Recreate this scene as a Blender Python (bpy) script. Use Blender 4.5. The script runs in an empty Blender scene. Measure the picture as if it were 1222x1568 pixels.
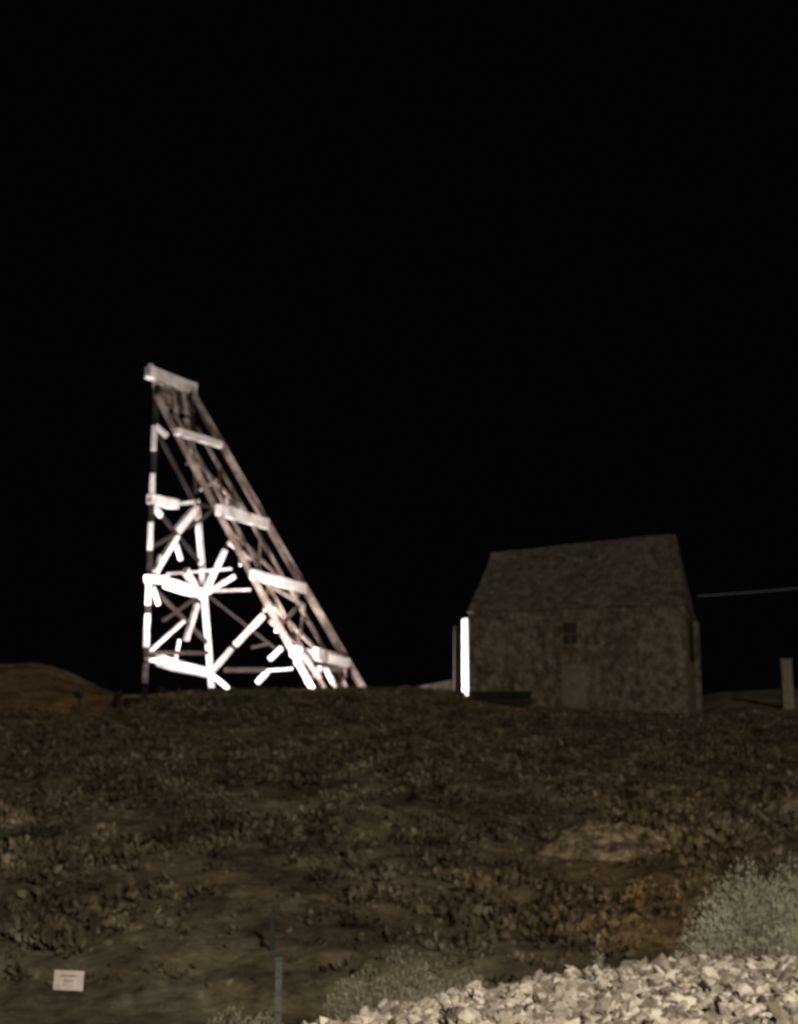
import bpy, math, random, bmesh
import numpy as np
from mathutils import Vector, noise
random.seed(7); rng=np.random.default_rng(7)
scene=bpy.context.scene
EYE=1.7; PITCH=11.46
cp,sp=math.cos(math.radians(PITCH)),math.sin(math.radians(PITCH))

# survey helper: bearing (in photo units) + real distance -> world position
def S(px,py,D):
    u=(px-611)/2300; v=(784-py)/2300
    dy=cp-v*sp; dz=sp+v*cp
    return Vector((u/dy*D, D, EYE+dz/dy*D))

# ---------------------------------------------------------------- materials
def mat(name,cols,scale=3.0,detail=6,rough=0.9,bump=0.3,bscale=20,stretch=(1,1,1),island=0.0,metal=0.0,bdist=0.02,lo=.3,hi=.7):
    m=bpy.data.materials.new(name); m.use_nodes=True
    nt=m.node_tree; N=nt.nodes; L=nt.links
    b=N['Principled BSDF']; b.inputs['Roughness'].default_value=rough; b.inputs['Metallic'].default_value=metal
    b.inputs['Specular IOR Level'].default_value=0.15
    tc=N.new('ShaderNodeTexCoord'); mp=N.new('ShaderNodeMapping'); mp.inputs['Scale'].default_value=stretch
    L.new(tc.outputs['Object'],mp.inputs['Vector'])
    n=N.new('ShaderNodeTexNoise'); n.inputs['Scale'].default_value=scale; n.inputs['Detail'].default_value=detail; n.inputs['Roughness'].default_value=0.65
    L.new(mp.outputs[0],n.inputs['Vector'])
    r=N.new('ShaderNodeValToRGB'); cr=r.color_ramp
    k=len(cols)
    cr.elements[0].position=lo; cr.elements[0].color=(*cols[0],1)
    cr.elements[1].position=hi; cr.elements[1].color=(*cols[-1],1)
    for i in range(1,k-1):
        e=cr.elements.new(lo+(hi-lo)*i/(k-1)); e.color=(*cols[i],1)
    if island>0:
        g=N.new('ShaderNodeNewGeometry'); ma=N.new('ShaderNodeMath'); ma.operation='MULTIPLY_ADD'
        ma.inputs[1].default_value=island
        L.new(g.outputs['Random Per Island'],ma.inputs[0])
        sub=N.new('ShaderNodeMath'); sub.operation='SUBTRACT'; sub.inputs[1].default_value=island*0.5
        L.new(n.outputs['Fac'],sub.inputs[0]); L.new(sub.outputs[0],ma.inputs[2]); L.new(ma.outputs[0],r.inputs[0])
    else:
        L.new(n.outputs['Fac'],r.inputs[0])
    L.new(r.outputs[0],b.inputs['Base Color'])
    n2=N.new('ShaderNodeTexNoise'); n2.inputs['Scale'].default_value=bscale; n2.inputs['Detail'].default_value=5
    L.new(mp.outputs[0],n2.inputs['Vector'])
    bp=N.new('ShaderNodeBump'); bp.inputs['Strength'].default_value=bump; bp.inputs['Distance'].default_value=bdist
    L.new(n2.outputs['Fac'],bp.inputs['Height']); L.new(bp.outputs[0],b.inputs['Normal'])
    return m

M_pale=mat('pale_lit_timber',[(0.30,0.245,0.23),(0.62,0.56,0.54),(0.80,0.76,0.75)],scale=2.0,bump=0.5,island=0.3)  # headframe members that catch the floodlight; brightness put into the colour
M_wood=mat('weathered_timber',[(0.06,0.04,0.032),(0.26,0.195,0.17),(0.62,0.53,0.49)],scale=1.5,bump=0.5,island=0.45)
M_leg=mat('dim_leg_timber',[(0.05,0.036,0.031),(0.17,0.125,0.108),(0.42,0.34,0.31)],scale=1.5,bump=0.5,island=0.15)  # browner, dimmer tone so the inclined legs read as weakly lit
M_wood_dark=mat('dark_timber',[(0.010,0.008,0.007),(0.032,0.024,0.019)],scale=2,island=0.4)  # on the headframe, a dark tone standing in for unlit members
M_wall=mat('house_boards',[(0.058,0.046,0.031),(0.127,0.105,0.076),(0.22,0.183,0.137)],scale=3.4,detail=12,stretch=(1.2,1.2,1.0),island=0.06,bump=1,bscale=7,bdist=.14,lo=.35,hi=.65)
M_roof=mat('house_roofing',[(0.052,0.042,0.030),(0.105,0.087,0.064),(0.18,0.15,0.113)],scale=3.2,detail=12,island=0.04,bump=1,bscale=7,bdist=.14,lo=.35,hi=.65)
M_trim=mat('painted_trim',[(0.6,0.58,0.56),(0.8,0.78,0.76)],scale=3)
M_dark=mat('dark_opening',[(0.02,0.017,0.014),(0.035,0.03,0.025)],scale=3,rough=0.6)
M_stone=mat('gravel_stone',[(0.19,0.155,0.12),(0.40,0.34,0.265),(0.66,0.585,0.475)],scale=6,island=0.5,bump=0.8,bscale=40)
M_sage=mat('sagebrush_leaf',[(0.24,0.23,0.165),(0.36,0.345,0.25),(0.50,0.475,0.36)],scale=2.2,island=0.25)
M_sage_dry=mat('dry_brush_leaf',[(0.17,0.14,0.095),(0.27,0.235,0.165),(0.38,0.335,0.245)],scale=2.2,island=0.2)
M_dirtlump=mat('mound_dirt',[(0.05,0.036,0.02),(0.17,0.125,0.073),(0.34,0.26,0.165)],scale=5.5,detail=8,bscale=6,bump=1,bdist=0.1,lo=.38,hi=.62)
M_concrete=mat('concrete',[(0.4,0.4,0.38),(0.62,0.6,0.57)],scale=4)
M_post=mat('post_wood',[(0.15,0.12,0.085),(0.27,0.22,0.165)],scale=5,stretch=(3,3,0.6))
M_door=mat('door_wood',[(0.105,0.087,0.062),(0.19,0.16,0.115)],scale=4,island=.2)
M_steel=mat('galvanised_steel',[(0.06,0.06,0.052),(0.13,0.128,0.115)],scale=8,rough=0.9)
M_sign=mat('sign_face',[(0.36,0.30,0.27),(0.58,0.5,0.46)],scale=9)
M_black=mat('black_metal',[(0.02,0.02,0.02),(0.04,0.04,0.04)],scale=8,rough=0.7)

# broad light/dark patches shared by soil, scrub and rocks
def soil_mat(name,stops,rstops,scale,detail,island=0.0,bump=.8,bd=.05):
    m=bpy.data.materials.new(name); m.use_nodes=True
    nt=m.node_tree; N=nt.nodes; L=nt.links; b=N['Principled BSDF']
    b.inputs['Roughness'].default_value=0.95; b.inputs['Specular IOR Level'].default_value=0.08
    tc=N.new('ShaderNodeTexCoord')
    def nz(s,d=6,r=0.6):
        n=N.new('ShaderNodeTexNoise'); n.inputs['Scale'].default_value=s; n.inputs['Detail'].default_value=d; n.inputs['Roughness'].default_value=r
        L.new(tc.outputs['Object'],n.inputs['Vector']); return n
    def ramp(n,st):
        r=N.new('ShaderNodeValToRGB'); cr=r.color_ramp
        cr.elements[0].position=st[0][0]; cr.elements[0].color=(*st[0][1],1)
        cr.elements[1].position=st[-1][0]; cr.elements[1].color=(*st[-1][1],1)
        for p,c in st[1:-1]:
            e=cr.elements.new(p); e.color=(*c,1)
        L.new(n,r.inputs[0]); return r
    base=nz(scale,detail,0.75).outputs['Fac']
    if island>0:
        g_=N.new('ShaderNodeNewGeometry'); ma=N.new('ShaderNodeMath'); ma.operation='MULTIPLY_ADD'; ma.inputs[1].default_value=island
        sb=N.new('ShaderNodeMath'); sb.operation='SUBTRACT'; sb.inputs[1].default_value=island*.5
        L.new(g_.outputs['Random Per Island'],ma.inputs[0]); L.new(base,sb.inputs[0]); L.new(sb.outputs[0],ma.inputs[2]); base=ma.outputs[0]
    fine=ramp(base,stops); rust=ramp(base,rstops)
    at=N.new('ShaderNodeAttribute'); at.attribute_name='rust'
    ad=N.new('ShaderNodeMath'); ad.operation='ADD'; L.new(at.outputs['Fac'],ad.inputs[0])
    big=nz(0.35,4,0.6); mr=N.new('ShaderNodeMapRange'); mr.inputs[1].default_value=0.3; mr.inputs[2].default_value=0.7; mr.inputs[3].default_value=-0.3; mr.inputs[4].default_value=0.3
    L.new(big.outputs['Fac'],mr.inputs[0]); L.new(mr.outputs[0],ad.inputs[1]); ad.use_clamp=True
    mx=N.new('ShaderNodeMix'); mx.data_type='RGBA'; L.new(ad.outputs[0],mx.inputs[0]); L.new(fine.outputs[0],mx.inputs[6]); L.new(rust.outputs[0],mx.inputs[7])
    # patch multiplier
    pn=nz(0.9,3,0.55); pr=N.new('ShaderNodeMapRange'); pr.inputs[1].default_value=0.36; pr.inputs[2].default_value=0.66; pr.inputs[3].default_value=.62; pr.inputs[4].default_value=1.45
    L.new(pn.outputs['Fac'],pr.inputs[0])
    vm=N.new('ShaderNodeVectorMath'); vm.operation='SCALE'; L.new(mx.outputs[2],vm.inputs[0]); L.new(pr.outputs[0],vm.inputs['Scale'])
    gr=ramp(nz(14,6).outputs['Fac'],[(0.35,(0.13,0.10,0.07)),(0.65,(0.30,0.25,0.19))])
    at2=N.new('ShaderNodeAttribute'); at2.attribute_name='gravel'
    mx2=N.new('ShaderNodeMix'); mx2.data_type='RGBA'; L.new(at2.outputs['Fac'],mx2.inputs[0]); L.new(vm.outputs[0],mx2.inputs[6]); L.new(gr.outputs[0],mx2.inputs[7])
    L.new(mx2.outputs[2],b.inputs['Base Color'])
    bp=N.new('ShaderNodeBump'); bp.inputs['Strength'].default_value=bump; bp.inputs['Distance'].default_value=bd
    L.new(nz(9,6,0.7).outputs['Fac'],bp.inputs['Height']); L.new(bp.outputs[0],b.inputs['Normal'])
    return m
RS=[(0.36,(0.045,0.028,0.013)),(0.48,(0.135,0.088,0.044)),(0.66,(0.25,0.17,0.09))]
M_ground=soil_mat('desert_ground',[(0.36,(0.045,0.036,0.021)),(0.46,(0.11,0.09,0.056)),(0.56,(0.145,0.12,0.076)),(0.68,(0.24,0.20,0.135))],RS,4.5,8)
M_scrub=soil_mat('dry_scrub',[(0.34,(0.022,0.018,0.010)),(0.46,(0.075,0.062,0.038)),(0.56,(0.12,0.098,0.062)),(0.68,(0.22,0.184,0.125))],RS,1.6,3,island=.12,bump=.2)
M_rock=soil_mat('slope_rock',[(0.34,(0.05,0.041,0.026)),(0.5,(0.12,0.098,0.063)),(0.68,(0.2,0.165,0.11))],RS,2,3,island=.25,bump=.4)

# ---------------------------------------------------------------- mesh helpers
def link(o,parent=None):
    scene.collection.objects.link(o)
    if parent: o.parent=parent
    return o
def empty(name):
    e=bpy.data.objects.new(name,None); return link(e)
def mesh_obj(name,V,F,m,parent=None,smooth=False):
    me=bpy.data.meshes.new(name); me.from_pydata([tuple(v) for v in V],[],F); me.update()
    me.materials.append(m)
    if smooth: me.polygons.foreach_set('use_smooth',[True]*len(me.polygons))
    return link(bpy.data.objects.new(name,me),parent)
def box_geo(V,F,p1,p2,w,h,up=Vector((0,0,1)),taper=1.0,rough=0.0):
    p1=Vector(p1);p2=Vector(p2); d=(p2-p1).normalized()
    if abs(d.dot(up))>0.97: up=Vector((0,1,0))
    s=d.cross(up).normalized(); t=s.cross(d).normalized()
    i=len(V)
    seg=4 if rough else 1
    for k in range(seg+1):
        q=p1.lerp(p2,k/seg); f=1+(taper-1)*k/seg
        for a,b in((-1,-1),(1,-1),(1,1),(-1,1)):
            V.append(q+s*a*w/2*f*(1+random.uniform(-rough,rough))+t*b*h/2*f*(1+random.uniform(-rough,rough)))
    for k in range(seg):
        o=i+4*k
        for j in range(4):
            F.append((o+j,o+(j+1)%4,o+4+(j+1)%4,o+4+j))
    F.append((i+3,i+2,i+1,i)); o=i+4*seg; F.append((o,o+1,o+2,o+3))
def beams(name,lst,m,parent,rough=0.07):
    V=[];F=[]
    for b in lst:
        w=b[2]*random.uniform(0.95,1.05); h=b[3]*random.uniform(0.95,1.05)
        box_geo(V,F,b[0],b[1],w,h,rough=rough)
    return mesh_obj(name,V,F,m,parent)

# ---------------------------------------------------------------- terrain
def ss(t):
    t=max(0.0,min(1.0,t)); return t*t*(3-2*t)
EX=[-6,-0.9,-0.27,0.44,1.5,2.95,6,40]; EY=[6.0,6.3,7.8,9.3,10.6,11.1,11.6,14]
def bank(x,y):
    yb=float(np.interp(x,EX,EY))+0.3*noise.noise(Vector((x*1.5,y*1.5,3)))
    return ss((yb-y)/0.9+0.5)*ss((y-3.5)/2.5)
def crest(x):
    return float(np.interp(x,[-30,-12,-10.2,-8.6,-7.6,-4,.8,2.1,2.7,6,10,16,40],[5.2,5.2,5.0,5.05,5.75,5.86,5.88,5.7,5.28,5.16,5.02,5.35,5.6]))
def hgt(x,y):
    c=crest(x)
    t=(y-12.5)/(50-12.5)
    if t<0: z=0
    elif t<1: z=c*(t if t>0.06 else t*ss(t/0.06))
    else: z=c
    if y>50:
        z+=ss((y-50)/3)*(5.9-c)*(1 if x<-6 else 0.2)
        z+=1.85*ss((-9.9-x)/4.8)*ss((y-53)/8)
        z+=1.25*ss((x-9)/4)*ss((y-53)/8)
        if y>70: z-=2.5*ss((y-70)/40)
    b_=bank(x,y)
    z+=b_*(0.72+.05*noise.noise(Vector((x*2.2,y*2.2,31))))
    am=ss((y-11)/5)
    n1=noise.noise(Vector((x*0.25,y*0.25,1)))
    z+=am*(0.2*n1+0.08*noise.noise(Vector((x*0.9,y*0.9,5)))+0.06*noise.noise(Vector((x*2.2,y*2.2,9)))+0.06*noise.noise(Vector((x*4.6,y*4.6,12))))*(0.5 if y>46 else 1)
    z+=0.3*math.exp(-((x-5.2)/2.2)**2-((y-19)/4)**2)
    return z
def rustf(x,y):
    r=1.0*math.exp(-((x-2.9)/1.4)**2-((y-18)/3.4)**2)
    r+=.4*math.exp(-((x-5)/2.5)**2-((y-24)/4)**2)
    r+=1.0*ss((-9.5-x)/2)*ss((y-46)/4)
    r+=0.5*ss((y-42)/6)*ss((6-x)/3)
    return min(1,r)
def axis(lo,a,b,hi,step):
    A=list(np.arange(a,b,step)); 
    l=[];v=a;s=step
    while v>lo: s*=1.35; v-=s; l.append(v)
    r=[];v=A[-1];s=step
    while v<hi: s*=1.35; v+=s; r.append(v)
    return np.array(l[::-1]+A+r)
xs=axis(-600,-18,18,600,0.1); ys=axis(-60,5,66,900,0.13)
V=[];F=[];rust=[];grav=[]
for y in ys:
    for x in xs:
        V.append((x,y,hgt(x,y)))
        rust.append(rustf(x,y)); grav.append(bank(x,y))
nx=len(xs)
for j in range(len(ys)-1):
    for i in range(nx-1):
        a=j*nx+i; F.append((a,a+1,a+nx+1,a+nx))
g=mesh_obj('ground',V,F,M_ground,smooth=True)
for nm,vals in(('rust',rust),('gravel',grav)):
    a=g.data.attributes.new(nm,'FLOAT','POINT'); a.data.foreach_set('value',vals)
def tag_rust(o):
    co=np.empty(len(o.data.vertices)*3); o.data.vertices.foreach_get('co',co); co=co.reshape(-1,3)
    x,y=co[:,0],co[:,1]
    sm=lambda t:(lambda q:q*q*(3-2*q))(np.clip(t,0,1))
    r=np.exp(-((x-2.9)/1.4)**2-((y-18)/3.4)**2)+.4*np.exp(-((x-5)/2.5)**2-((y-24)/4)**2)+sm((-9.5-x)/2)*sm((y-46)/4)+.5*sm((y-42)/6)*sm((6-x)/3)
    a=o.data.attributes.new('rust','FLOAT','POINT'); a.data.foreach_set('value',np.clip(r,0,1).astype(np.float32))

# ---------------------------------------------------------------- headframe
hf=empty('mine_headframe')
TN0,TN1=S(221,1098,52),S(240,590,52)
TF0,TF1=S(326,1075,56),S(292,600,53.3)
IN0,IN1=S(487,1072,52),S(240,606,52)
IF0,IF1=S(562,1065,56),S(296,606,53.3)
def atz(a,b,z):
    t=(z-a.z)/(b.z-a.z); return a.lerp(b,t)
def zl(py,D=52): return S(300,py,D).z
def TFD(py): return 53.3+(py-600)/475*2.7
def legx(py): return 240-(py-590)/508*19
def tfx(py): return 292+(py-600)/475*34
def TW(px,py):
    f=(px-legx(py))/(tfx(py)-legx(py)); return S(px,py,52+f*(TFD(py)-52))
def BK(px,py): return S(px,py,TFD(py)-.3)
beams('near_leg',[(TN0,TN1,.17,.17)],M_wood_dark,hf)  # dark tone stands in for the shaded stretches of this leg
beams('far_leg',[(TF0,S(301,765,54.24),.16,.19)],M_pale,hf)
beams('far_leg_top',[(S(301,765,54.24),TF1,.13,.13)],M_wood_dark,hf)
beams('incline_legs',[(IN0,IN1,.25,.22),(IF0,IF1,.22,.22)],M_leg,hf)
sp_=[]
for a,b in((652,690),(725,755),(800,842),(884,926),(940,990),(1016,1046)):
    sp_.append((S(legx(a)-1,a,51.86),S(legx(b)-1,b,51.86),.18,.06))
beams('lit_leg_dashes',sp_,M_pale,hf)  # pale dashes imitate lit stretches between shadows on the leg
W=[]
def T(x0,y0,x1,y1,w=.16,pl=TW): W.append((pl(x0,y0),pl(x1,y1),w*.8,w))
T(229,764,270,773,.32); T(234,774,247,790,.18)
T(224,886,256,888,.26); T(255,893,312,911,.36)
T(244,1011,272,1020,.36); T(272,1020,320,1031,.35); T(222,1010,246,1012,.12)
T(271,772,302,768,.12)
T(238,876,271,820,.20); T(270,814,297,782,.26)
T(270,834,277,858,.14)
T(284,874,303,908,.26)
T(229,898,226,924,.13); T(234,898,243,926,.13)
T(302,925,285,980,.17); T(282,950,228,998,.12)
T(275,980,268,1012,.1); T(246,850,240,870,.12)
beams('tower_timbers',W,M_pale,hf)
W=[]
T(255,879,355,871,.08,BK); T(308,914,360,882,.15,BK); T(332,870,345,842,.17,BK)
T(330,872,312,912,.19,BK); T(322,905,384,903,.09,BK)
T(320,1034,355,993,.17,BK); T(360,988,404,942,.19,BK)
T(432,992,413,1010,.17,BK); T(394,1046,410,1028,.17,BK); T(406,1027,448,1024,.10,BK)
T(320,1030,350,1055,.16,BK)
beams('back_braces',W,M_pale,hf)
W=[]
T(343,1026,408,1026,.16,BK); T(300,772,332,778,.12,BK); T(303,800,332,775,.1,BK)
T(413,985,385,992,.1,BK); T(354,994,361,987,.13,BK); T(345,842,352,826,.1,BK); T(404,942,425,920,.1,BK)
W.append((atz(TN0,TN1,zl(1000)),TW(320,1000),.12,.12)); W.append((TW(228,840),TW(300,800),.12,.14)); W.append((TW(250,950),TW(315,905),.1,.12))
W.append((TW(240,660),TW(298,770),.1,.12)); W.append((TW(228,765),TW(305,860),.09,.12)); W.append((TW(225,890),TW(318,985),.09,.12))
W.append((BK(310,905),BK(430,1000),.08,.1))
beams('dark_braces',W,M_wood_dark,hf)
gi=[]
for py,w in((664,.24),(783,.38),(882,.34),(1000,.36)):
    z=zl(py); iN,iF=atz(IN0,IN1,z),atz(IF0,IF1,z)
    gi.append((iN+Vector((.0,-.2,.03)),iF+Vector((-.02,-.1,.0)),.2,w))
gi.append((S(346,768,52.6),S(366,776,53.6),.18,.28)); gi.append((S(482,1000,53),S(522,1012,55.5),.2,.4)); gi.append((S(487,1024,53),S(525,1026,55.5),.16,.18))
beams('incline_rungs',gi,M_pale,hf)
st=[];zz=[]
def Q(py,f,off=0): 
    a=atz(IN0,IN1,zl(py)); b=atz(IF0,IF1,zl(py)); return a.lerp(b,f)+Vector((-off*.6,0,-off*.5))
st.append((Q(1050,.28,.1),Q(625,.28,.1),.11,.12)); st.append((Q(1050,.72,.1),Q(640,.66,.1),.10,.12))
for (y0,f0,y1,f1) in((1010,.05,905,.9),(905,.9,870,.12),(1000,.75,900,.1),(895,.1,800,.8),(890,.9,790,.1),(790,.15,690,.8),(780,.85,680,.15),(680,.2,640,.8),(960,.02,915,.65),(930,0,885,.35),(860,0,815,.3),(975,.3,945,.0),(845,.3,825,0),(745,0,720,.5),(705,0,690,.4)):
    zz.append((Q(y0,f0,.25),Q(y1,f1,.25),.085,.11))
beams('skipway_stringers',st,M_leg,hf); beams('skipway_lattice',zz,M_wood,hf)
a,b=S(228,571,52),S(298,597,53.6)
cap=[(a+Vector((-.02,-.1,0)),b,.34,.44),(a+Vector((-.1,-.1,-.14)),a+Vector((.12,.0,-.16)),.2,.1),
     (a+Vector((.06,-.05,.1)),a+Vector((.09,-.05,.30)),.17,.17)]
p=a.lerp(b,.95); cap.append((p+Vector((0,0,-.18)),p+Vector((-.04,0,-.85)),.15,.16))
beams('head_cap',cap,M_pale,hf)
hp=[]
for f in(.12,.34,.52,.74):
    p=a.lerp(b,f); hp.append((p+Vector((0,0.05,-.2)),p+Vector((.2*f+.05,0,-1.25+.15*f)),.12,.14))
hp.append((a+Vector((.3,.1,-1.1)),b+Vector((.0,0,-.8)),.1,.12)); hp.append((a+Vector((.3,.15,-.55)),b+Vector((-.1,0,-.45)),.08,.1))
hp.append((S(285,640,53),S(297,700,53.3),.16,.18))
beams('head_posts',hp,M_wood,hf)
V=[];F=[]
for k in range(7):
    f0=.12+.12*k; q=a.lerp(b,f0); box_geo(V,F,q+Vector((.05,.35,-.2)),q+Vector((.14,.35,-1.0)),.17,.04)
mesh_obj('sheave_box',V,F,M_leg,hf)
beams('near_leg_cleats',[(S(238,652,51.9),S(256,668,52.2),.1,.17),(S(292,680,53.2),S(297,704,53.3),.15,.15)],M_pale,hf)
V=[];F=[]; c=S(262,622,53); R=.36; ns=28
prof=[(R,-.07),(R+.07,-.07),(R,-.02),(R,.02),(R+.07,.07),(R,.07),(R-.1,0.05),(R-.1,-.05)]
for i in range(ns):
    th=2*math.pi*i/ns
    for r,w in prof: V.append(c+Vector((math.cos(th)*r,w,math.sin(th)*r)))
np_=len(prof)
for i in range(ns):
    for j in range(np_):
        F.append((i*np_+j,i*np_+(j+1)%np_,((i+1)%ns)*np_+(j+1)%np_,((i+1)%ns)*np_+j))
for i in range(6):
    th=math.pi*i/3; box_geo(V,F,c,c+Vector((math.cos(th)*(R-.05),0,math.sin(th)*(R-.05))),.05,.05)
mesh_obj('sheave_wheel',V,F,M_black,hf)
col=[]
for i in range(12):
    x=-9.3+random.uniform(-.3,1.2)
    col.append((Vector((x,51.2+random.uniform(-.9,.5),4.5)),Vector((x+random.uniform(-.4,.5),51.3+random.uniform(-.6,.2),5.6+random.uniform(-.3,.5))),.16,.16))
for k in range(4):
    col.append((Vector((-9.3,51.0,4.8+.24*k)),Vector((-7.9,51.1,4.85+.23*k)),.2,.2))
beams('shaft_collar',col,M_wood_dark,hf)
ft=[]
for k in range(6):
    p=S(478+10*k,1034-5*(k%3),52.5+.5*k)
    ft.append((p,p+Vector((random.uniform(-.2,.3),.2,-.5)),.11,.12))
ft.append((S(462,1000,52.1),S(490,1040,53.0),.12,.16))
beams('foot_blocking',ft,M_wood,hf)

# ---------------------------------------------------------------- house
hs=empty('wooden_house')
FL=Vector((2.51,53,0));FR=Vector((9.75,51.05,0)); bk=Vector((.258,.966,0)); dpt=5.0
BL=FL+bk*dpt;BR=FR+bk*dpt
Z0,ZE=4.5,8.82
RL=Vector((3.5,55.5,11.38));RR=Vector((10.0,53.75,11.78))
fd=(FR-FL).normalized(); fn=-bk
def wallboards(name,A,B,zt,nrm,m,bw=.3):
    V=[];F=[]; L=(B-A).length; n=int(L/bw); d=(B-A)/n
    for i in range(n):
        p=A+d*(i+.5); o=nrm*random.uniform(0,.018)
        t=(i+.5)/n; z1=zt(t); q=p+o; hw=d*.495
        i0=len(V)
        for s in(-1,1):
            for dd in(0,-.05):
                for z in(Z0,z1):
                    V.append(q+hw*s+nrm*(dd+.03)+Vector((0,0,z)))
        F+= [(i0,i0+4,i0+5,i0+1),(i0+2,i0+3,i0+7,i0+6),(i0,i0+1,i0+3,i0+2),(i0+4,i0+6,i0+7,i0+5),(i0+1,i0+5,i0+7,i0+3),(i0,i0+2,i0+6,i0+4)]
    return mesh_obj(name,V,F,m,hs)
wallboards('front_wall',FL,FR,lambda t:ZE-.02,fn,M_wall)
wallboards('right_wall',FR,BR,lambda t:ZE-.02,fd,M_wall)
wallboards('left_wall',BL,FL,lambda t:ZE-.02,-fd,M_wall)
wallboards('back_wall',BR,BL,lambda t:ZE-.02,bk,M_wall)
V=[Vector((p.x,p.y,z)) for z in(Z0,ZE-.05) for p in(FL+bk*.1+fd*.1,FR+bk*.1-fd*.1,BR-bk*.1-fd*.1,BL-bk*.1+fd*.1)]
mesh_obj('inner_lining',V,[(0,1,5,4),(1,2,6,5),(2,3,7,6),(3,0,4,7),(4,5,6,7)],M_dark,hs)
def roof(name,E0,E1,R0,R1,nrm,n=9,rows=6):
    V=[];F=[]
    for i in range(n):
        for r in range(rows):
            t0,t1=i/n,(i+1)/n; s0,s1=r/rows,(r+1)/rows+.01
            if r==rows-1: s1=1
            lift=nrm*(random.uniform(0,.012)+.01*(rows-r)/rows)
            def P(t,s): 
                p=E0.lerp(E1,t).lerp(R0.lerp(R1,t),s); p=p+lift
                p.z+= -.05*math.sin(math.pi*s)+.07*noise.noise(p*.8); return p
            i0=len(V)
            c=[P(t0,s0),P(t1,s0),P(t1,s1),P(t0,s1)]
            V+= [q+nrm*(.02 if k<2 else .0) for k,q in enumerate(c)]+[q-nrm*.05 for q in c]
            F+=[(i0,i0+1,i0+2,i0+3),(i0+7,i0+6,i0+5,i0+4),(i0,i0+4,i0+5,i0+1),(i0+1,i0+5,i0+6,i0+2),(i0+2,i0+6,i0+7,i0+3),(i0+3,i0+7,i0+4,i0)]
    mesh_obj(name,V,F,M_roof,hs)
zup=Vector((0,0,1))
oh=.06; ez=zup*(ZE-.03)
e1=FL+fn*oh-fd*oh+ez; e2=FR+fn*oh+fd*oh+ez; e3=BR-fn*oh+fd*oh+ez; e4=BL-fn*oh-fd*oh+ez
def nrm3(a,b,c): return (b-a).cross(c-a).normalized()
RRb=RR+Vector((.06,.04,0))
roof('front_roof_slope',e1,e2,RL,RR,nrm3(e1,e2,RL))
roof('back_roof_slope',e3,e4,RR,RL,nrm3(e3,e4,RR))
roof('right_roof_hip',e2,e3,RR,RRb,nrm3(e2,e3,RR),n=4)
roof('left_roof_hip',e4,e1,RL+Vector((-.05,.04,0)),RL,nrm3(e4,e1,RL),n=4)
def onfront(s,z,o=0): return FL.lerp(FR,s)+fn*o+zup*z
def frontbox(V,F,s,z0,z1,dx0,dx1,o0,o1):
    c=onfront(s,0); i0=len(V)
    for dx in(dx0,dx1):
        for o in(o0,o1):
            for z in(z0,z1): V.append(c+fd*dx+fn*o+zup*z)
    F+=[(i0,i0+1,i0+3,i0+2),(i0+4,i0+6,i0+7,i0+5),(i0,i0+4,i0+5,i0+1),(i0+2,i0+3,i0+7,i0+6),(i0+1,i0+5,i0+7,i0+3),(i0,i0+2,i0+6,i0+4)]
V=[];F=[]
frontbox(V,F,.475,7.55,8.3,-.24,.26,.05,.075); mesh_obj('window_glass',V,F,M_dark,hs)
V=[];F=[]
for a_ in((7.46,7.55,-.34,.34),(8.3,8.36,-.3,.32),(7.55,8.3,-.3,-.24),(7.55,8.3,.26,.32),(7.9,7.93,-.24,.26),(7.55,7.9,.0,.03)):
    frontbox(V,F,.475,a_[0],a_[1],a_[2],a_[3],.04,.09)
mesh_obj('window_frame',V,F,M_wall,hs)
V=[];F=[]
for k in range(4): frontbox(V,F,.49,4.9,6.85,-.42+k*.21,-.215+k*.21,.055,.08+.006*k)
mesh_obj('door',V,F,M_door,hs)
V=[];F=[]
for k in range(34):
    s_=random.uniform(.04,.96); z_=random.uniform(5.4,8.6)
    if abs(s_-.48)<.1: continue
    frontbox(V,F,s_,z_-random.uniform(.04,.12),z_+random.uniform(.04,.12),-random.uniform(.05,.14),random.uniform(.05,.14),.05,.06+.0007*k)
mesh_obj('wall_patches',V,F,mat('patch_wood',[(0.045,0.035,0.025),(0.12,0.098,0.07),(0.21,0.175,0.13)],scale=2,island=.5),hs)
def rightbox(name,t0,t1,z0,z1,m,o=.09):
    V=[];A=FR.lerp(BR,t0);B=FR.lerp(BR,t1)
    for p in(A,B):
        for oo in(.02,o):
            for z in(z0,z1): V.append(p+fd*oo+zup*z)
    mesh_obj(name,V,[(0,1,3,2),(4,6,7,5),(0,4,5,1),(2,3,7,6),(1,5,7,3),(0,2,6,4)],m,hs)
rightbox('side_opening',.2,.6,7.1,8.5,M_dark)
rightbox('side_post',.8,.97,5.0,8.75,M_wall,.2)
V=[]
a=Vector((2.43,52.92,0));b=Vector((2.24,53.4,0)); n_=Vector((-.94,-.32,0))
for p in(a,b):
    for o in(0,.05):
        for z in(5.2,8.6): V.append(p-n_*o+zup*z)
mesh_obj('corner_board',V,[(0,1,3,2),(4,6,7,5),(0,4,5,1),(2,3,7,6),(1,5,7,3),(0,2,6,4)],M_trim,hs)
V=[];F=[]
box_geo(V,F,(2.12,54.3,5.2),(2.16,54.3,8.45),.30,.9); mesh_obj('lean_to',V,F,M_wood_dark,hs)

ls=[]
for k in range(4):
    for j in range(3):
        y0=51.6+.28*j
        x0=2.45+random.uniform(-.1,.3); x1=4.45+random.uniform(-.3,.15)
        z=5.42+.14*k+.02*j
        ls.append((Vector((x0,y0+random.uniform(-.03,.03),z)),Vector((x1,y0-.4,z-.03)),.24,.11))
lp=empty('lumber_stack'); beams('planks',ls,M_wood_dark,lp)

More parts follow.
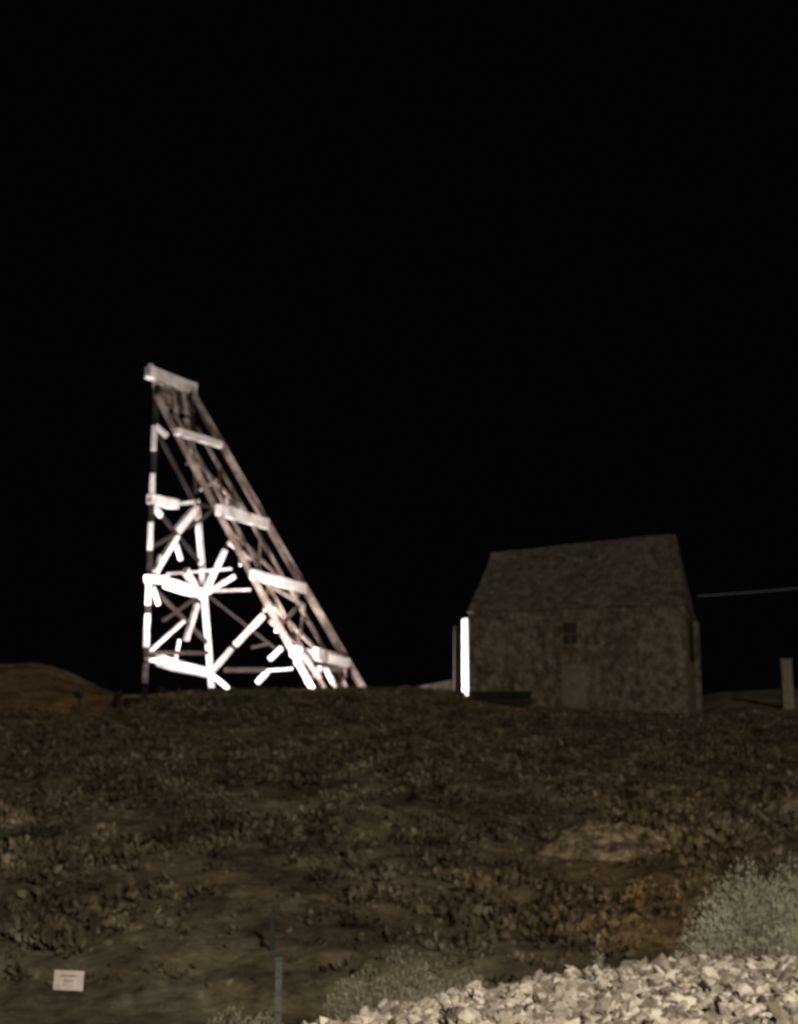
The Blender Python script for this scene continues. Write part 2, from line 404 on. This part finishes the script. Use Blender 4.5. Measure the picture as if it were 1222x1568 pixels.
V=[]
for (x,y,z) in((.50,55.6,6.36),(1.95,56.2,6.70)):
    for yy,zf in((y,z),(y+1.6,z+.02)):
        for q in(5.5,zf): V.append(Vector((x+(yy-y)*.1,yy,q)))
mesh_obj('concrete_ramp',V,[(0,1,3,2),(4,6,7,5),(0,4,5,1),(2,3,7,6),(1,5,7,3),(0,2,6,4)],M_concrete)

V=[];F=[]; p=S(1205,1055,55)
box_geo(V,F,(p.x,55,p.z-.8),(p.x-.01,55,p.z+.98),.38,.34,rough=.05)
box_geo(V,F,(p.x-.02,55,p.z+.98),(p.x-.02,55,p.z+1.08),.44,.4)
mesh_obj('marker_post',V,F,M_post)

up_=empty('utility_pole')
V=[];F=[]
box_geo(V,F,(24,58,3.0),(24,58,15.5),.28,.28,taper=.75); box_geo(V,F,(23.0,58,14.9),(25,58,14.9),.12,.12)
mesh_obj('pole',V,F,M_wood_dark,up_)
cu=bpy.data.curves.new('power_line','CURVE'); cu.dimensions='3D'; cu.bevel_depth=.014
spn=cu.splines.new('POLY'); A=S(1068,913,53.5); C2=S(1222,898,54.8)
spn.points.add(24)
B=A+(C2-A)*2.6
for i in range(25):
    t=i/24; p=A.lerp(B,t); p.z-=.3*t*(1-t); spn.points[i].co=(*p,1)
M_wire=mat('wire_metal',[(0.2,0.2,0.2),(0.3,0.3,0.3)])
cu.materials.append(M_wire); link(bpy.data.objects.new('power_line',cu))
up_.location=(B.x-24,B.y-58,B.z-15.0)

# ---------------------------------------------------------------- foliage / rocks
def blades(V,F,c,r,h,n,size,up=0.5,wid=.35,lo=.35,lump=.4):
    for _ in range(n):
        th=random.uniform(0,2*math.pi); ph=math.acos(random.uniform(0.0,1)); rr=random.uniform(lo,1)**.6
        d=Vector((math.sin(ph)*math.cos(th),math.sin(ph)*math.sin(th),math.cos(ph)))
        k=1+lump*noise.noise(Vector((d.x*2.2+c[0],d.y*2.2+c[1],d.z*2.2)))
        p=Vector((c[0]+d.x*r*rr*k,c[1]+d.y*r*rr*k,c[2]+d.z*h*rr*k))
        dr=(d+Vector((random.gauss(0,.5),random.gauss(0,.5),up+random.gauss(0,.4)))).normalized()
        s=dr.cross(Vector((random.gauss(0,1),random.gauss(0,1),random.gauss(0,1)))).normalized()
        l=size*random.uniform(.6,1.4); w=l*wid*.5
        i=len(V); V.extend([p-s*w*.5,p+s*w*.5,p+dr*l*.6+s*w,p+dr*l,p+dr*l*.6-s*w]); F.append((i,i+1,i+2,i+3,i+4))
V=[];F=[]
cnt=0
while cnt<8500:
    y=14+36*random.random()**.7; x=random.uniform(-.31,.31)*y*1.1
    dn=noise.noise(Vector((x*.35,y*.35,20)))+.5*noise.noise(Vector((x*.9,y*.9,2)))
    if dn<random.uniform(-.8,.4): continue
    if math.hypot((x-2.8)/.8,(y-20.6)/1.0)<1: continue
    cnt+=1
    r=random.uniform(.07,.24)*(1+.3*dn)
    if y>47: r*=.7
    blades(V,F,(x,y,hgt(x,y)-.03),r,r*random.uniform(.5,.95),20,r*.42,wid=.6,lo=.1)
tag_rust(mesh_obj('desert_scrub',V,F,M_scrub))

def bush(name,lobes,n,size,m,lump=.25):
    V=[];F=[]
    for (x,y,r,h) in lobes:
        z=hgt(x,y); blades(V,F,(x,y,z),r,h,int(n*r*r),size,up=.5,wid=.3,lump=lump)
        for _ in range(14):
            th=random.uniform(0,6.28); box_geo(V,F,(x,y,z-.05),(x+math.cos(th)*r*.6,y+math.sin(th)*r*.6,z+h*random.uniform(.4,.75)),.015,.015,taper=.3)
    return mesh_obj(name,V,F,m)
bush('sagebrush',[(3.05,13.2,.6,1.08),(3.5,13.4,.7,1.22),(2.64,13.0,.38,.92),(4.2,13.8,.8,1.15),(3.2,12.6,.6,.8),(3.8,13.0,.6,1.05),(3.0,13.6,.4,1.2),(2.42,12.7,.32,.6)],38000,.030,M_sage)
bush('sagebrush',[(-.25,11.2,.32,.6),(.05,11.4,.36,.72),(.42,11.7,.38,.6),(.1,10.9,.3,.5),(.75,11.9,.36,.45)],42000,.025,M_sage_dry)
bush('sagebrush',[(-1.1,10.4,.22,.46),(-.88,10.3,.24,.42),(-1.0,10.1,.24,.4)],50000,.023,M_sage_dry)
bush('weed',[(1.72,13.5,.05,.7),(1.75,13.5,.1,.3)],70000,.05,M_sage)
tag_rust(bush('dry_bush',[(2.2,13.0,.4,.45),(1.85,13.4,.3,.3)],9000,.05,M_scrub))
def mound(name,x,y,rx,ry,h,m):
    V=[];F=[];n=72;k=26
    for j in range(k+1):
        rr=j/k
        for i in range(n):
            th=2*math.pi*i/n
            w=1+.3*noise.noise(Vector((math.cos(th)*1.5+x,math.sin(th)*1.5,4)))
            px_,py_=x+math.cos(th)*rx*rr*w,y+math.sin(th)*ry*rr*w
            z=hgt(px_,py_)+h*(1-rr**1.7)*(1+.2*noise.noise(Vector((px_*2.0,py_*2.0,0))))+(.07*noise.noise(Vector((px_*6,py_*6,2)))+.09*noise.noise(Vector((px_*13,py_*13,2))))*(1-rr)**.5-.06*(rr>.99)
            V.append((px_,py_,z+.01))
    for j in range(k):
        for i in range(n):
            F.append((j*n+i,(j+1)*n+i,(j+1)*n+(i+1)%n,j*n+(i+1)%n))
    mesh_obj(name,V,F,m,smooth=True)
mound('dirt_mound',2.8,21,.88,.8,.34,M_dirtlump)
mound('dirt_mound',4.35,24.2,.5,.6,.2,M_dirtlump)
mound('dirt_mound',6.2,23.2,.8,.8,.44,M_dirtlump)

bm=bmesh.new(); bmesh.ops.create_icosphere(bm,subdivisions=2,radius=1); bv=np.array([v.co[:] for v in bm.verts]); bf=np.array([[v.index for v in f.verts] for f in bm.faces]); bm.free()
def rocks(name,pts_r,m,sm=True):
    VV=[];FF=[];o=0
    for (x,y,r,flat) in pts_r:
        sc=np.array([random.uniform(.8,1.6),random.uniform(.6,1.2),flat])*r
        ax=rng.normal(size=(7,3)); ax/=np.linalg.norm(ax,axis=1)[:,None]
        q=bv.copy()
        for a_ in ax:
            dd=q@a_; q=q-np.outer(np.clip(dd-.42,0,None),a_)
        q=q*sc*(1+rng.uniform(-.08,.08,(len(bv),1)))
        th=random.uniform(0,6.28); c,s=math.cos(th),math.sin(th); tl=random.uniform(-1.2,1.2)
        X=q[:,0]*c-q[:,1]*s; Y=q[:,0]*s+q[:,1]*c; Z=q[:,2]+X*tl*.6
        VV.append(np.stack([X+x,Y+y,Z+hgt(x,y)+sc[2]*.5],1)); FF.append(bf+o); o+=len(bv)
    return mesh_obj(name,np.concatenate(VV).tolist(),np.concatenate(FF).tolist(),m,smooth=sm)
L_=[]
while len(L_)<11000:
    x=random.uniform(-1.2,4.2); y=random.uniform(6.6,12.2)
    if abs(x)>.3*y+.3: continue
    if bank(x,y)<random.uniform(.05,.8): continue
    L_.append((x,y,random.choice([.014,.02,.026,.034,.045,.055])*random.uniform(.8,1.25),random.uniform(.5,1.0)))
rocks('gravel',L_,M_stone,False)
L_=[]
for _ in range(2600):
    y=14+35*random.random(); L_.append((random.uniform(-.3,.3)*y*1.05,y,random.uniform(.02,.035+.0017*y),random.uniform(.4,.9)))
tag_rust(rocks('slope_rocks',L_,M_rock,True))

# ---------------------------------------------------------------- wire fence + sign
fe=empty('wire_fence')
pl=[(-4.4,9.5,.86),(-2.52,9.5,.86),(-.73,9.5,.86)]
V=[];F=[]
for x,y,h in pl:
    z=hgt(x,y)
    box_geo(V,F,(x,y,z-.2),(x,y,z+h),.04,.012); box_geo(V,F,(x,y+.02,z-.2),(x,y+.02,z+h),.01,.035)
    for k in range(9): box_geo(V,F,(x-.026,y-.012,z+.1*k+.05),(x+.026,y-.012,z+.1*k+.05),.01,.012)
mesh_obj('fence_posts',V,F,M_steel,fe)
V=[];F=[]
for h in(.3,.52,.84):
    for i in range(len(pl)-1):
        q=pl[i];w=pl[i+1]
        box_geo(V,F,(q[0],q[1]-.02,h),(w[0],w[1]-.02,h),.0018,.0018)
mesh_obj('fence_wires',V,F,M_black,fe)
sg=empty('small_sign')
c=S(107,1500,9.5)
V=[];F=[]; box_geo(V,F,c+Vector((-.09,-.03,.003)),c+Vector((.09,-.03,-.006)),.006,.115); mesh_obj('sign_panel',V,F,M_sign,sg)
V=[];F=[]
for dz,w_ in((.028,.05),(.0,.03)): box_geo(V,F,c+Vector((-w_,-.036,dz)),c+Vector((w_,-.036,dz-.004)),.003,.006)
mesh_obj('sign_lettering',V,F,M_post,sg)
V=[];F=[]
for dx in(-.07,.07): box_geo(V,F,c+Vector((dx,-.03,.05)),(c.x+dx,9.48,.84),.004,.004); box_geo(V,F,c+Vector((dx,-.03,-.05)),(c.x+dx,9.48,.52),.004,.004)
mesh_obj('wire_ties',V,F,M_black,sg)
V=[];F=[]; q=S(414,1500,15); box_geo(V,F,(q.x,15,0),(q.x+.02,15,S(414,1385,15).z),.04,.04,rough=.1); mesh_obj('wooden_stake',V,F,M_black)

# ---------------------------------------------------------------- lights
def spot(loc,tgt,power,ang,col=(1,.92,.90),rad=.12,name='floodlight',blend=.4):
    e=empty(name)
    loc=Vector(loc);tgt=Vector(tgt); d=(tgt-loc).normalized()
    l=bpy.data.lights.new(name+'_lamp','SPOT'); l.energy=power; l.spot_size=math.radians(ang); l.spot_blend=blend; l.color=col; l.shadow_soft_size=rad
    o=bpy.data.objects.new('lamp',l); link(o,e); o.location=loc+d*.06
    o.rotation_euler=d.to_track_quat('-Z','Y').to_euler()
    V=[];F=[]; box_geo(V,F,loc-d*.22,loc-d*.08,.3,.22); box_geo(V,F,loc-d*.15,(loc.x,loc.y,loc.z-.5),.05,.05)
    mesh_obj('housing',V,F,M_black,e)
    return e
spot((-6.2,50.3,5.9),(-6.6,53.5,10.0),3800,110)
spot((-3.2,50.4,5.9),(-3.6,53.5,9.0),3400,110)
spot((-10.6,50.2,5.8),(-7.6,53.0,14.5),5500,55)
spot((-.6,54.3,6.15),(2.2,54.0,7.0),3000,80)
stl=empty('street_lamp')
V=[];F=[]; box_geo(V,F,(7,-5,0),(7,-5,7.6),.16,.16,taper=.6); box_geo(V,F,(7,-5,7.5),(5.6,-4.4,7.9),.08,.08); box_geo(V,F,(5.9,-4.5,7.95),(5.1,-4.2,7.95),.3,.14)
mesh_obj('pole',V,F,M_steel,stl)
l=bpy.data.lights.new('street_lamp_lamp','SPOT'); l.energy=12500; l.color=(1,.93,.81); l.shadow_soft_size=.25; l.spot_size=math.radians(150)
o=bpy.data.objects.new('lamp',l); link(o,stl); o.location=(5.4,-4.3,7.8); o.rotation_euler=(Vector((1,14,0))-o.location).to_track_quat('-Z','Y').to_euler()
l=bpy.data.lights.new('slope_fill','SUN'); l.energy=.6; l.angle=math.radians(4); l.color=(1,.90,.75)  # added fill from behind the camera to brighten the night slope
o=bpy.data.objects.new('slope_fill',l); link(o); o.rotation_euler=Vector((-.45,1,-.45)).to_track_quat('-Z','Y').to_euler()

w=bpy.data.worlds.new('World'); scene.world=w; w.use_nodes=True
bg=w.node_tree.nodes['Background']; bg.inputs[0].default_value=(.75,.75,1.0,1); bg.inputs[1].default_value=.0013
scene.view_settings.view_transform='Standard'; scene.view_settings.look='None'; scene.view_settings.exposure=0

cam=bpy.data.cameras.new('camera'); co=bpy.data.objects.new('camera',cam); link(co)
cam.sensor_fit='VERTICAL'; cam.sensor_height=24; cam.lens=24*2300/1568; cam.clip_end=3000
co.location=(0,0,EYE); co.rotation_euler=(math.radians(90+PITCH),0,0)
cam.dof.use_dof=True; cam.dof.focus_distance=2.2; cam.dof.aperture_fstop=5.6
scene.camera=co
